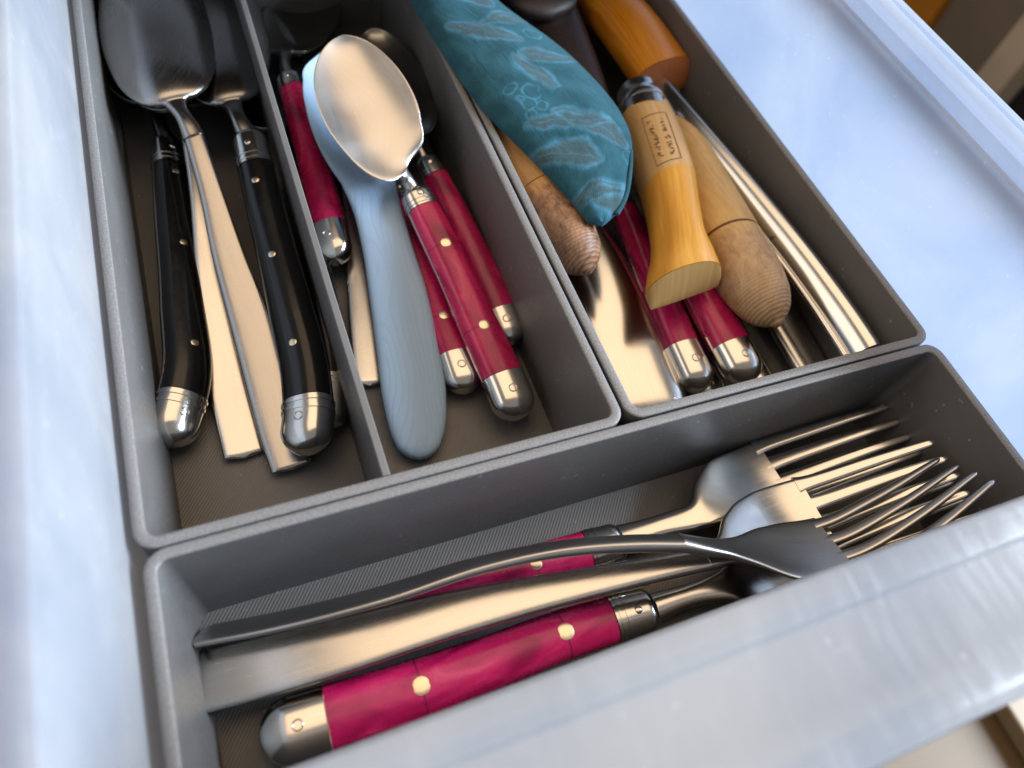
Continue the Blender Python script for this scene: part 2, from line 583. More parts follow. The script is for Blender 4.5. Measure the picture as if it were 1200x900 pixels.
def skin(name, rings, uvs, mat, parent, sharp=50):
    """Join rings of equal size into a closed tube."""
    R = len(rings)
    m = len(rings[0])
    verts = [p for r in rings for p in r]
    uv = [q for r in uvs for q in r]
    faces = []
    for i in range(R - 1):
        for j in range(m):
            j2 = (j + 1) % m
            faces.append((i * m + j, i * m + j2, (i + 1) * m + j2, (i + 1) * m + j))
    for i, rev in ((0, True), (R - 1, False)):
        c = len(verts)
        verts.append(np.mean(rings[i], axis=0))
        uv.append(tuple(np.mean(uvs[i], axis=0)))
        for j in range(m):
            j2 = (j + 1) % m
            f = (i * m + j, i * m + j2, c)
            faces.append(f[::-1] if rev else f)
    return mesh_obj(name, verts, faces, mat, parent, uv, True, sharp)


def sweep(name, path, w, h, mat, parent, t0=0.0, t1=1.0, n=2.3, hb=None, cup=0.0, r0=0.0, r1=0.0,
          N=40, ring=20, grow=0.0, off=(0, 0), sharp=50, flat_uv=False, wob=0.0, ts=None):
    """Tube along path between t0 and t1. w, h: half width / half height tables in t; cup raises the sides;
    r0, r1: millimetres over which an end is rounded off; grow: swelling in mm; off: shift across / up."""
    w, h = prof(w), prof(h)
    hb = prof(hb) if hb is not None else h
    cup = prof(cup)
    given = ts
    ts = list(ts) if given else []
    for i in range(0 if given else N + 1):
        x = i / N
        if r0 or r1:
            y = 0.5 - 0.5 * math.cos(math.pi * x)
            x = x * 0.35 + y * 0.65
        ts.append(t0 + (t1 - t0) * x)
    rings, uvs = [], []
    for t in ts:
        p, T, Sd, Nn = path.frame(t)
        d0, d1 = (t - t0) * path.length, (t1 - t) * path.length
        k = 1.0
        if r0 and d0 < r0:
            k *= math.sqrt(max(1 - (1 - d0 / r0) ** 2, 0.0))
        if r1 and d1 < r1:
            k *= math.sqrt(max(1 - (1 - d1 / r1) ** 2, 0.0))
        k = max(k, 0.03)
        W, H, HB = max(w(t) * k + grow, 0.05), max(h(t), 0.05) * (0.25 + 0.75 * k) + grow, max(hb(t), 0.05) * (0.25 + 0.75 * k) + grow
        C = cup(t) * k
        ctr = p + Sd * off[0] + Nn * off[1]
        rg, ru = [], []
        for j in range(ring):
            a = 2 * math.pi * j / ring
            x = spow(math.cos(a), 2 / n)
            z = spow(math.sin(a), 2 / n)
            zz = z * (H if z > 0 else HB) + C * (x * x - 1)
            q = ctr + Sd * (x * W) + Nn * zz
            if wob:
                q = q + Nn * wob * math.sin(t * 31 + x * 5) * (1 - x * x) + Sd * wob * 0.5 * math.sin(t * 23 + a * 2)
            rg.append(q)
            ru.append((t * path.length, x * W if flat_uv else (a if a <= math.pi else 2 * math.pi - a) * (W + H) * 0.5))
        rings.append(rg)
        uvs.append(ru)
    return skin(name, rings, uvs, mat, parent, sharp)


def edge_sweep(name, rows, mat, parent, n=2.2, N=40, ring=24, up=(0, 0, 1), r0=0.0, r1=0.0, cup=None, sharp=50, flat_uv=True, wob=0.0):
    """Body given by its two side edges: rows of (left point, right point, height above, depth below)."""
    Ls, Rs = np.array([r[0] for r in rows], float), np.array([r[1] for r in rows], float)
    Hs = np.array([[r[2], r[3], (r[4] if len(r) > 4 else 0.0)] for r in rows], float)
    mid = (Ls + Rs) / 2
    allp = np.hstack([mid, Ls, Rs, Hs])
    seg = np.linalg.norm(np.diff(mid, axis=0), axis=1)
    LEN = seg.sum()
    ts = []
    for i in range(N + 1):
        x = i / N
        if r0 or r1:
            x = x * 0.35 + (0.5 - 0.5 * math.cos(math.pi * x)) * 0.65
        ts.append(x)
    A = catmull(allp, ts)
    rings, uvs = [], []
    for i, t in enumerate(ts):
        l, r, (H, HB, C) = A[i, 3:6], A[i, 6:9], A[i, 9:12]
        c = (l + r) / 2
        sd = (r - l)
        W = np.linalg.norm(sd) / 2
        sd = sd / (2 * W)
        Nn = V(up) - sd * np.dot(V(up), sd)
        Nn /= np.linalg.norm(Nn)
        d0, d1 = t * LEN, (1 - t) * LEN
        k = 1.0
        if r0 and d0 < r0:
            k *= math.sqrt(max(1 - (1 - d0 / r0) ** 2, 0.0))
        if r1 and d1 < r1:
            k *= math.sqrt(max(1 - (1 - d1 / r1) ** 2, 0.0))
        k = max(k, 0.03)
        rg, ru = [], []
        for j in range(ring):
            a = 2 * math.pi * j / ring
            x = spow(math.cos(a), 2 / n)
            z = spow(math.sin(a), 2 / n)
            zz = z * (H if z > 0 else HB) * (0.25 + 0.75 * k) + C * k * (x * x - 1)
            q = c + sd * (x * W * k) + Nn * zz
            if wob:
                q = q + Nn * wob * (math.sin(t * 17 + x * 4) + 0.6 * math.sin(t * 41 - x * 7)) * (1 - x * x)
            rg.append(q)
            ru.append((t * LEN, x * W * k))
        rings.append(rg)
        uvs.append(ru)
    return skin(name, rings, uvs, mat, parent, sharp)


def stud(name, pos, normal, r, hgt, mat, parent, seg=18):
    """A low domed disc set on a surface."""
    nrm = V(normal) / np.linalg.norm(normal)
    a = np.cross(nrm, V((0.3, 0.9, 0.1)))
    a /= np.linalg.norm(a)
    b = np.cross(nrm, a)
    rings, uvs = [], []
    for rr, z in ((1.0, -0.8), (1.0, hgt * 0.35), (0.8, hgt * 0.75), (0.45, hgt * 0.95)):
        rings.append([V(pos) + nrm * z + (a * math.cos(2 * math.pi * j / seg) + b * math.sin(2 * math.pi * j / seg)) * r * rr for j in range(seg)])
        uvs.append([(math.cos(2 * math.pi * j / seg) * r * rr, math.sin(2 * math.pi * j / seg) * r * rr) for j in range(seg)])
    return skin(name, rings, uvs, mat, parent, 60)


def ring_mark(name, pos, normal, r, tube, mat, parent):
    nrm = V(normal) / np.linalg.norm(normal)
    a = np.cross(nrm, V((0.3, 0.9, 0.1)))
    a /= np.linalg.norm(a)
    b = np.cross(nrm, a)
    verts, faces = [], []
    A, B = 24, 8
    for i in range(A):
        d = a * math.cos(2 * math.pi * i / A) + b * math.sin(2 * math.pi * i / A)
        for j in range(B):
            q = 2 * math.pi * j / B
            verts.append(V(pos) + d * (r + tube * math.cos(q)) + nrm * tube * math.sin(q))
    for i in range(A):
        for j in range(B):
            i2, j2 = (i + 1) % A, (j + 1) % B
            faces.append((i * B + j, i2 * B + j, i2 * B + j2, i * B + j2))
    return mesh_obj(name, verts, faces, mat, parent, [(0, 0)] * len(verts))


def box(name, x0, x1, y0, y1, z0, z1, mat, parent=None, bev=1.0):
    bm = bmesh.new()
    bmesh.ops.create_cube(bm, size=1.0)
    base = np.array(world_loc(parent)) / S if parent else np.zeros(3)
    for v in bm.verts:
        v.co = Vector([(x0 + x1) / 2 + v.co.x * (x1 - x0) - base[0], (y0 + y1) / 2 + v.co.y * (y1 - y0) - base[1],
                       (z0 + z1) / 2 + v.co.z * (z1 - z0) - base[2]]) * S
    if bev:
        bmesh.ops.bevel(bm, geom=list(bm.edges), offset=bev * S, segments=2, affect='EDGES', profile=0.5)
    me = bpy.data.meshes.new(name)
    bm.to_mesh(me)
    bm.free()
    me.materials.append(M[mat])
    o = bpy.data.objects.new(name, me)
    COL.objects.link(o)
    if parent:
        o.parent = parent
    return o


def rr(x0, x1, y0, y1, r, z, k=8):
    pts = []
    for cx, cy, a0 in ((x1 - r, y1 - r, 0), (x0 + r, y1 - r, 90), (x0 + r, y0 + r, 180), (x1 - r, y0 + r, 270)):
        for i in range(k + 1):
            a = math.radians(a0 + 90 * i / k)
            pts.append((cx + r * math.cos(a), cy + r * math.sin(a), z))
    return pts


def shell(name, levels, mat, parent, fill_last=True, sharp=35):
    """Stack of rounded rectangles (x0,x1,y0,y1,r,z) joined level to level."""
    loops = [rr(*l) for l in levels]
    m = len(loops[0])
    verts = [p for l in loops for p in l]
    faces = []
    for i in range(len(loops) - 1):
        for j in range(m):
            j2 = (j + 1) % m
            faces.append((i * m + j, i * m + j2, (i + 1) * m + j2, (i + 1) * m + j))
    if fill_last:
        faces.append(tuple(range((len(loops) - 1) * m, len(loops) * m)))
        faces.append(tuple(range(m)))
    return mesh_obj(name, verts, faces, mat, parent, None, True, sharp)


# ------------------------------------------------------------------ drawer (milky plastic box)
dr = root('drawer', (120, 100, -50), 'translucent milky plastic drawer box holding the grey cutlery trays', 'drawer')
XL, XR, YF, YB = 0.8, 239.0, -55.0, 262.0


def lev(l, r, f, b, z, rad):
    return (XL - l, XR + r, YF - (f - (2.0 if z > 30 else 0.6)), YB + b, rad, z)


shell('box', [
    lev(4.5, 5.0, 2.2, 3, -50.5, 6),
    lev(7.2, 14.0, 5.3, 6, 37.0, 9),
    lev(8.0, 15.0, 6.0, 7, 38.5, 9),
    lev(9.0, 16.0, 29.6, 8, 35.0, 10),
    lev(17.0, 25.5, 33.2, 14, 35.0, 10),
    lev(17.8, 26.6, 33.6, 15, 40.5, 11),
    lev(17.3, 26.2, 32.8, 14.6, 43.2, 11),
    lev(16.0, 25.0, 31.0, 13.6, 44.2, 10),
    lev(13.0, 22.0, 24.4, 12.4, 44.4, 10),
    lev(12.4, 21.2, 23.0, 12.0, 43.5, 10),
    lev(11.6, 20.4, 10.5, 11.8, 43.7, 10),
    lev(10.4, 19.0, 9.6, 11.4, 44.8, 10),
    lev(7.4, 16.0, 5.0, 8.0, 45.6, 9),
    lev(5.0, 13.2, 3.4, 6.4, 45.0, 9),
    lev(4.5, 12.0, 2.9, 5.4, 43.0, 8),
    lev(4.1, 11.6, 2.6, 5.0, 38.0, 8),
    lev(3.7, 10.6, 2.4, 4.6, 37.2, 8),
    lev(1.2, 1.5, 0.6, 0.8, -46.0, 6),
    lev(-0.4, -1.0, -1.0, -1, -48.2, 5),
], 'plastic', dr)

# ------------------------------------------------------------------ printed trays
ZB, ZF = -48.0, -45.6


def tray(label, x0, x1, y0, y1, wall=2.7, r=5.0):
    t = root('cutlery_tray', ((x0 + x1) / 2, (y0 + y1) / 2, ZB), label, 'tray', 'grey printed trays in the drawer')
    i = wall

    def L(d, z, rad):
        return (x0 + d, x1 - d, y0 + d, y1 - d, max(rad, 0.6), z)
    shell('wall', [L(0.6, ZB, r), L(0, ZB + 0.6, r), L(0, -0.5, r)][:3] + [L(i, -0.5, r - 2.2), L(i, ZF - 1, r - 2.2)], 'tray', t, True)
    # the printed top skin, a ring sitting on the wall
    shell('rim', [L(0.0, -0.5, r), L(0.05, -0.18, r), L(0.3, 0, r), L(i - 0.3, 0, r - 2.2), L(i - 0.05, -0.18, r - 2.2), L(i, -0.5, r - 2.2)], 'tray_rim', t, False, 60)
    # floor panel
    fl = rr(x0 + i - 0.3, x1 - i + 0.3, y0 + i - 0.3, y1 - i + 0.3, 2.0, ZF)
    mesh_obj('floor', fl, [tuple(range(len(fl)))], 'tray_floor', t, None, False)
    return t


tray_l = tray('grey printed tray with a thin divider, left of the drawer, holding spoons', 0.0, 121.6, 0.55, 252)
dv = [(56.6, 3.3), (56.2, 60), (56.0, 120), (55.8, 249.4)]
vs_, fs_ = [], []
for x, y in dv:
    for dx, z in ((-1.0, ZF - 0.5), (-1.0, -0.3), (-0.75, -0.05), (0.75, -0.05), (1.0, -0.3), (1.0, ZF - 0.5)):
        vs_.append((x + dx, y, z))
for i in range(len(dv) - 1):
    for j in range(5):
        fs_.append((i * 6 + j, i * 6 + j + 1, (i + 1) * 6 + j + 1, (i + 1) * 6 + j))
mesh_obj('divider', vs_, fs_, 'tray', tray_l, None, True, 35)
tray_r = tray('grey printed tray on the right holding wooden handles and the teal pouch', 122.6, 230.6, 0.8, 252)
tray_f = tray('long grey printed tray across the drawer front, holding the forks', 1.2, 230.8, -53.8, 0.15)

# ------------------------------------------------------------------ cutlery builders


def riveted_handle(t, path, scale_mat, hw=6.6, hh=5.4, cap=0.15, bol=0.86, rivets=(0.30, 0.66), wtab=None, side=1, metal='polished', emblem=True, rr_=1.8):
    """Steel end cap, two scales on a tang, rivets and bolster along one path (t = 0 at the butt)."""
    wt = wtab or [(0, hw * 1.03), (0.12, hw * 1.06), (0.3, hw * 1.03), (0.55, hw * 0.93), (0.86, hw * 0.86), (1, hw * 0.78)]
    ht = [(0, hh * 0.92), (0.15, hh), (0.6, hh), (0.86, hh * 0.95), (1, hh * 0.8)]
    sweep('tang', path, wt, 0.9, 'polished', t, cap * 0.9, 0.5 * (bol + 1), n=4, N=30, grow=0.22, ring=16)
    sweep('scale', path, wt, ht, scale_mat, t, cap, bol, n=2.35, N=40, ring=28)
    c = sweep('end_cap', path, wt, ht, metal, t, 0.0, cap - 0.002, n=2.35, N=22, ring=28, r0=hw * 1.0, grow=0.12)
    b = sweep('bolster', path, wt, ht, metal, t, bol + 0.002, 1.0, n=2.35, N=18, ring=28, r1=3.4, grow=0.15)
    wf, hf = prof(wt), prof(ht)
    for rv in rivets:
        p, T, Sd, Nn = path.frame(rv)
        stud('rivet', p + Nn * side * (hf(rv) - 0.15), Nn * side, rr_, 0.25, 'rivet', t)
        if scale_mat == 'red':
            sweep('hairline_crack', path, wt, ht, 'crack', t, rv - 0.0012, rv + 0.0012, n=2.35, N=2, ring=28, grow=0.03)
    if emblem:
        p, T, Sd, Nn = path.frame(cap * 0.58)
        ring_mark('emblem', p + Nn * side * (hf(cap * 0.58) + 0.1), Nn * side, 1.25, 0.22, metal, c)
        p, T, Sd, Nn = path.frame(0.5 * (bol + 1))
        stud('rivet', p + Nn * side * (hf(0.93) - 0.1), Nn * side, 1.2, 0.5, metal, b)
    # two turned lines on the bolster, and on the cap of the black handles
    for q in (bol + 0.012, bol + 0.03):
        sweep('collar_line', path, wt, ht, metal, b, q, q + 0.007, n=2.4, N=4, ring=28, grow=0.35)
    if scale_mat == 'black':
        for q in (cap - 0.016, cap - 0.036):
            sweep('collar_line', path, wt, ht, metal, c, q, q + 0.008, n=2.4, N=4, ring=28, grow=0.4)


def fork_head(t, path, root_t, wtab, htab, cuptab, mat, pitch, tine_w, ntine=4, t0=0.0, taper=0.78):
    """Neck and palm from t0 to root_t, then separate tines to the tip."""
    hd = sweep('head', path, wtab, htab, mat, t, t0, root_t, n=3.2, cup=cuptab, N=44, ring=36)
    hf, cf, wf = prof(htab), prof(cuptab), prof(wtab)
    W = wf(root_t)
    for j in range(ntine):
        o = (j - (ntine - 1) / 2) * pitch
        pts = []
        for q in np.linspace(root_t - 0.02, 1.0 if 0 < j < ntine - 1 else 0.992, 9):
            p, T, Sd, Nn = path.frame(q)
            x = o / W
            sq = 1 - 0.10 * (q - root_t) / (1 - root_t)
            pts.append(p + Sd * o * sq + Nn * (cf(min(q, root_t)) * (x * x - 1)))
        tp = Path(pts, [(0, path.roll(root_t)), (1, path.roll(1.0))], path.up)
        sweep('tine', tp, [(0, tine_w * 1.35), (0.05, tine_w * 1.12), (0.14, tine_w), (0.5, tine_w * 0.86), (1, tine_w * 0.5)], [(0, hf(root_t)), (0.6, hf(root_t) * 0.95), (1, 0.55)], mat, hd, n=3.0, N=22, ring=14, r1=1.6)
    return hd


def spoon_head(t, path, bw, depth, mat, t_neck=0.22, neck_w=3.0, name='bowl'):
    """Neck then egg-shaped bowl, hollow side up."""
    wt = [(0, neck_w * 1.15), (t_neck * 0.6, neck_w * 0.85), (t_neck, neck_w * 1.2)]
    cp = [(0, -0.6), (t_neck, 0.0)]
    ts = list(np.linspace(0, t_neck, 16)[:-1])
    K = 30
    for i in range(K + 1):
        ph = math.pi * i / K
        x = (1 - math.cos(ph)) / 2
        tt = t_neck + (1 - t_neck) * x
        ts.append(tt)
        if i == 0:
            continue
        e = math.sin(ph) * (1 + 0.10 * math.cos(ph))          # widest a little before the middle
        lo = neck_w * 1.2 * max(1 - x * 3, 0) ** 2
        wt.append((tt, max(bw * e, 0.05) + lo))
        cp.append((tt, depth * max(math.sin(ph), 0) ** 1.3))
    return sweep(name, path, wt, [(0, 2.0), (t_neck, 1.5), (t_neck + 0.2, 0.75), (1, 0.6)], mat, t, n=2.6, cup=cp, ring=48, sharp=70, ts=ts)


FORKS = 'forks in the front tray'
SPOONS = 'spoons in the left tray'

# ------------------------------------------------------------------ front tray: four forks
# red-handled fork nearest the drawer front
f3 = root('fork', (56.6, -38.5, -45.5), 'magenta handled fork with brass rivets, nearest the drawer front', 'fork', FORKS)
hp = Path([(14.0, -39.2, -38.0), (33.6, -40.0, -38.0), (49.5, -40.6, -38.0), (69.7, -40.5, -38.0), (91.5, -39.9, -38.0), (123.4, -41.2, -38.0)], 0)
riveted_handle(f3, hp, 'red', 7.6, 5.6, cap=0.15, bol=0.87, rivets=(0.365, 0.735), rr_=2.3)
np_ = Path([(121.7, -41.2, -38.0), (132.1, -41.3, -37.0), (145.2, -42.4, -35.0), (161.7, -43.6, -36.0), (179.5, -44.2, -37.0), (202.0, -45.3, -32.0), (227.1, -46.9, -21.0)], -4)
fork_head(f3, np_, 0.52, [(0, 4.2), (0.12, 3.2), (0.2, 4.0), (0.3, 9.5), (0.38, 11.6), (0.52, 12)], [(0, 2.4), (0.2, 1.6), (0.35, 1.0), (0.52, 0.95)], [(0, -0.5), (0.25, 0.3), (0.4, 1.6), (0.6, 1.2)], 'polished', 6.6, 2.3)

# red-handled fork at the back of the front tray
f4 = root('fork', (75.5, -18.1, -45.5), 'magenta handled fork lying along the back wall of the front tray', 'fork', FORKS)
hp = Path([(18.2, -20.3, -38.0), (49.9, -19.8, -38.0), (89.7, -20.1, -37.5), (122.5, -20.4, -37.0)], 0)
riveted_handle(f4, hp, 'red', 7.2, 5.2, cap=0.15, bol=0.88, rivets=(0.36, 0.72))
np_ = Path([(120.7, -20.1, -37.0), (134.9, -20.3, -35.5), (147.8, -20.9, -33.0), (156.5, -18.0, -33.0), (173.3, -15.7, -35.0), (200.0, -14.9, -33.0), (229.1, -15.8, -27.0)], 2)
fork_head(f4, np_, 0.55, [(0, 4.6), (0.12, 3.6), (0.22, 4.0), (0.32, 9.0), (0.38, 11.6), (0.56, 12.2)], [(0, 2.4), (0.2, 1.6), (0.35, 1.0), (0.52, 0.95)], [(0, -0.5), (0.25, 0.1), (0.4, 0.9), (0.6, 0.6)], 'polished', 6.7, 2.35)

# plain steel fork lying flat
f2 = root('fork', (61.1, -23.5, -45.5), 'plain brushed steel fork lying flat between the two magenta forks', 'fork', FORKS)
pl = Path([(2.5, -21.8, -36.0), (16.6, -23.5, -33.5), (37.5, -25.3, -30.5), (63.7, -26.9, -28.0), (91.2, -29.8, -26.0), (116.0, -33.2, -23.5), (137.3, -35.9, -22.5)], [(0, 3), (0.5, 6), (1, 6)])
sweep('handle', pl, [(0, 7.6), (0.1, 7.6), (0.35, 6.8), (0.7, 4.6), (0.9, 3.6), (1, 3.4)], [(0, 1.0), (0.5, 1.4), (1, 1.9)], 'steel', f2, n=3.2, r0=2.0, N=50, ring=28, cup=-0.15)
hdp = Path([(136.2, -35.9, -22.5), (143.3, -35.3, -22.5), (153.1, -34.1, -24.5), (168.0, -32.8, -27.0), (186.0, -33.2, -25.5), (202.3, -33.7, -21.0), (222.4, -34.9, -14.0)], 5)
fork_head(f2, hdp, 0.50, [(0, 3.4), (0.07, 4.0), (0.16, 8.6), (0.26, 11.6), (0.36, 12.4), (0.52, 12.2)], [(0, 1.9), (0.15, 1.4), (0.3, 1.05), (0.5, 0.95)], [(0, -0.4), (0.1, 0.2), (0.3, 0.9), (0.5, 0.6)], 'polished', 6.6, 2.35)

# plain steel fork tipped on its edge on top
f1 = root('fork', (68.5, -15.8, -45.5), 'plain steel fork tipped on its edge, topmost of the forks', 'fork', FORKS)
pl = Path([(4.2, -11.1, -35.0), (24.8, -14.6, -31.0), (50.5, -17.5, -26.0), (75.2, -18.6, -22.0), (97.5, -22.1, -18.0), (115.0, -27.0, -15.5), (128.4, -31.3, -15.0)], [(0, 60), (0.6, 58), (1, 46)])
sweep('handle', pl, [(0, 7.4), (0.1, 7.4), (0.35, 6.6), (0.7, 4.4), (0.9, 3.5), (1, 3.4)], [(0, 1.1), (0.5, 1.5), (1, 1.9)], 'satin', f1, n=3.2, r0=2.0, N=50, ring=28)
hdp = Path([(127.5, -31.0, -15.0), (135.4, -34.1, -16.0), (145.5, -37.5, -18.0), (159.8, -41.8, -20.0), (175.1, -45.0, -19.0), (195.6, -43.0, -13.0), (219.0, -37.9, -7.0)], [(0, 46), (0.25, 33), (0.5, 27), (1, 44)])
fork_head(f1, hdp, 0.51, [(0, 3.4), (0.12, 3.7), (0.2, 5.6), (0.32, 10.6), (0.42, 12.1), (0.52, 12)], [(0, 1.9), (0.15, 1.4), (0.3, 1.05), (0.5, 0.95)], [(0, -0.4), (0.1, 0.2), (0.3, 0.9), (0.5, 0.6)], 'satin', 6.4, 1.65)

# ------------------------------------------------------------------ left compartment: black handles and big spoons
k1 = root('spoon', (10.9, 106.3, -45.5), 'black handled spoon lying along the drawer left wall', 'spoon', SPOONS)
hp = Path([(3.3, 46.6, -38.5), (7.1, 55.6, -38.0), (11.2, 67.5, -37.5), (13.8, 94.8, -36.5), (16.0, 131.1, -35.0), (18.8, 169.9, -33.0)], [(0, -36), (1, -30)])
riveted_handle(k1, hp, 'black', 6.8, 5.8, cap=0.13, bol=0.88, rivets=(0.26, 0.58, 0.84), rr_=1.25)
spoon_head(k1, Path([(18.8, 167.6, -33.0), (17.2, 179.9, -32.0), (17.6, 189.3, -31.0), (18.1, 231.9, -31.0), (19.2, 272.7, -30.0)], 0), 20, 5.5, 'darkened_steel', 0.2)

k3 = root('spoon', (55.4, 76.9, -45.5), 'black handled spoon in shadow against the thin divider', 'spoon', SPOONS)
hp = Path([(48.6, 41.0, -39.0), (54.0, 58.8, -39.0), (56.8, 85.6, -38.0), (58.3, 120.0, -37.0), (59.2, 154.4, -36.0)], 0)
riveted_handle(k3, hp, 'black', 5.6, 5.2, rivets=(0.5,), emblem=False)
spoon_head(k3, Path([(59.1, 152.1, -36.0), (59.5, 168.9, -36.0), (59.6, 182.8, -35.0), (59.7, 214.0, -34.0), (61.8, 256.2, -34.0)], 0), 17, 5, 'darkened_steel', 0.2)

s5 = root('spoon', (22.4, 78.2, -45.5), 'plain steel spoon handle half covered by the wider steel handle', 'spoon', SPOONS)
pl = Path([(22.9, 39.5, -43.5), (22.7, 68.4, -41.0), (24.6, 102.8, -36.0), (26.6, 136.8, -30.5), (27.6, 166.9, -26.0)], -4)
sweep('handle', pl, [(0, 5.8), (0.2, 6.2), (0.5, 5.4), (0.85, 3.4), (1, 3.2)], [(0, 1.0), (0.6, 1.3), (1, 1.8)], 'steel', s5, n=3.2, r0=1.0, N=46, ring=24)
spoon_head(s5, Path([(27.5, 164.1, -26.0), (26.2, 172.5, -25.0), (25.4, 180.3, -25.0), (24.9, 221.9, -25.0), (25.7, 267.9, -24.0)], 0), 20, 7, 'darkened_steel', 0.12)

s4 = root('spoon', (34.4, 58.2, -45.5), 'large plain steel spoon with scratched bowl, topmost in the left compartment', 'spoon', SPOONS)
pl = Path([(35.5, 31.2, -42.5), (34.5, 54.6, -39.5), (33.4, 79.7, -34.5), (31.2, 106.4, -29.0), (30.2, 131.8, -22.5), (28.8, 153.4, -17.0)], 4)
sweep('handle', pl, [(0, 6.0), (0.12, 6.8), (0.35, 6.6), (0.6, 5.2), (0.85, 3.6), (1, 3.3)], [(0, 1.0), (0.6, 1.3), (1, 1.9)], 'spoon_steel', s4, n=3.2, r0=1.0, N=50, ring=26)
spoon_head(s4, Path([(29.0, 150.9, -17.5), (27.5, 157.5, -15.5), (25.9, 163.4, -15.0), (24.0, 201.2, -19.0), (24.0, 236.8, -20.0), (24.6, 280.2, -20.0)], 2), 20.5, -8.0, 'spoon_steel', 0.13, 3.3)

k2 = root('spoon', (44.8, 98.2, -45.5), 'black handled spoon with rounded steel cap, crossing over the steel handles', 'spoon', SPOONS)
hp = Path([(39.1, 31.0, -33.0), (43.2, 41.6, -32.0), (45.4, 54.3, -31.0), (46.2, 79.3, -29.0), (46.2, 109.0, -27.0), (46.4, 134.5, -24.0), (46.7, 154.5, -21.5)], [(0, 22), (0.4, 20), (1, 8)])
riveted_handle(k2, hp, 'black', 7.1, 6.0, cap=0.135, bol=0.87, rivets=(0.28, 0.55, 0.8), rr_=1.25)
spoon_head(k2, Path([(46.7, 152.8, -22.0), (45.0, 160.3, -20.0), (44.0, 168.9, -20.0), (45.9, 208.3, -25.0), (47.0, 247.5, -26.0), (47.8, 283.2, -26.0)], 4), 18.5, -7.5, 'darkened_steel', 0.14, 3.4)

# ------------------------------------------------------------------ middle compartment: magenta teaspoons and the pale blue spoon
m6 = root('spoon', (67.3, 73.9, -45.5), 'steel spoon handle peeking out left of the pale blue spoon', 'spoon', SPOONS)
pl = Path([(65.1, 54.7, -43.5), (69.5, 78.6, -42.5), (74.7, 111.8, -41.0), (79.6, 149.2, -39.0)], 0)
sweep('handle', pl, [(0, 5.4), (0.2, 5.6), (0.6, 4.4), (1, 3.0)], [(0, 1.1), (1, 1.7)], 'steel', m6, n=3.2, r0=1.2, N=36, ring=22)
spoon_head(m6, Path([(79.5, 147.3, -39.0), (80.0, 157.8, -38.0), (81.4, 172.6, -38.0), (84.1, 197.8, -37.0)], 0), 13, 4, 'darkened_steel', 0.2)

m1 = root('spoon', (68.2, 149.0, -45.5), 'magenta handled teaspoon leaning on the thin divider', 'spoon', SPOONS)
hp = Path([(65.2, 102.0, -36.0), (66.6, 118.4, -35.0), (67.3, 140.3, -33.0), (67.7, 163.9, -31.0), (68.1, 184.3, -30.0), (68.1, 195.7, -29.0)], [(0, 20), (1, 18)])
riveted_handle(m1, hp, 'red', 6.0, 5.2, cap=0.17, bol=0.9, rivets=())
spoon_head(m1, Path([(68.0, 193.6, -29.0), (68.1, 202.3, -29.0), (69.8, 210.3, -30.0), (84.2, 245.8, -33.0), (97.3, 278.4, -33.0)], 0), 16, 5, 'darkened_steel', 0.2, 2.4)

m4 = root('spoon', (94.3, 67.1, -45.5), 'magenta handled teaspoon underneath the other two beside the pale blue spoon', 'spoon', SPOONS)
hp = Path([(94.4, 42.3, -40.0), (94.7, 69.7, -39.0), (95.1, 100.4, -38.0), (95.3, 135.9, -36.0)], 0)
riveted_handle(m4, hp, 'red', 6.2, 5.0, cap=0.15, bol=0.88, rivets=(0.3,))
spoon_head(m4, Path([(95.3, 133.5, -36.0), (95.1, 142.8, -35.0), (95.4, 151.5, -35.0), (96.9, 175.6, -34.0), (99.2, 201.5, -33.0)], 0), 14, 5, 'darkened_steel', 0.2, 2.4)

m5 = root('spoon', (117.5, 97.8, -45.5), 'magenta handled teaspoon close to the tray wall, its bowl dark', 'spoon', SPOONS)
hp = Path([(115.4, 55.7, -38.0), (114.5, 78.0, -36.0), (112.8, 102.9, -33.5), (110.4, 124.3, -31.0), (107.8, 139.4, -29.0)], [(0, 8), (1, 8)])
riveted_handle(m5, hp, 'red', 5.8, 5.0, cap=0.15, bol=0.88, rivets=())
spoon_head(m5, Path([(107.6, 137.6, -29.0), (106.3, 144.8, -26.0), (106.2, 150.5, -25.0), (104.8, 174.0, -21.0), (105.0, 203.5, -17.0)], [(0, 5), (1, 0)]), 14.5, 5.5, 'darkened_steel', 0.16, 2.4)

m2 = root('plastic_spoon', (78.1, 53.2, -45.5), 'pale blue plastic spoon with wavy grain on its broad handle', 'spoon')
edge_sweep('handle', [
    ((67.8, 25.3, -41.5), (77.4, 22.5, -41.5), 2.4, 2.4),
    ((66.6, 34.0, -41.0), (82.9, 30.7, -41.0), 2.8, 2.6),
    ((67.0, 45.8, -39.5), (87.2, 43.0, -39.5), 2.9, 2.8),
    ((69.5, 63.7, -37.0), (89.8, 61.4, -37.0), 2.9, 2.8),
    ((72.1, 82.5, -34.0), (91.7, 80.9, -34.0), 2.8, 2.7),
    ((74.4, 101.7, -30.0), (91.6, 100.4, -30.0), 2.6, 2.5),
    ((74.7, 116.2, -26.0), (91.8, 115.7, -26.0), 2.2, 2.2),
    ((73.2, 125.5, -22.5), (92.3, 125.8, -22.5), 1.8, 2.0),
], 'blue', m2, n=3.0, N=60, ring=32, r0=4.5)
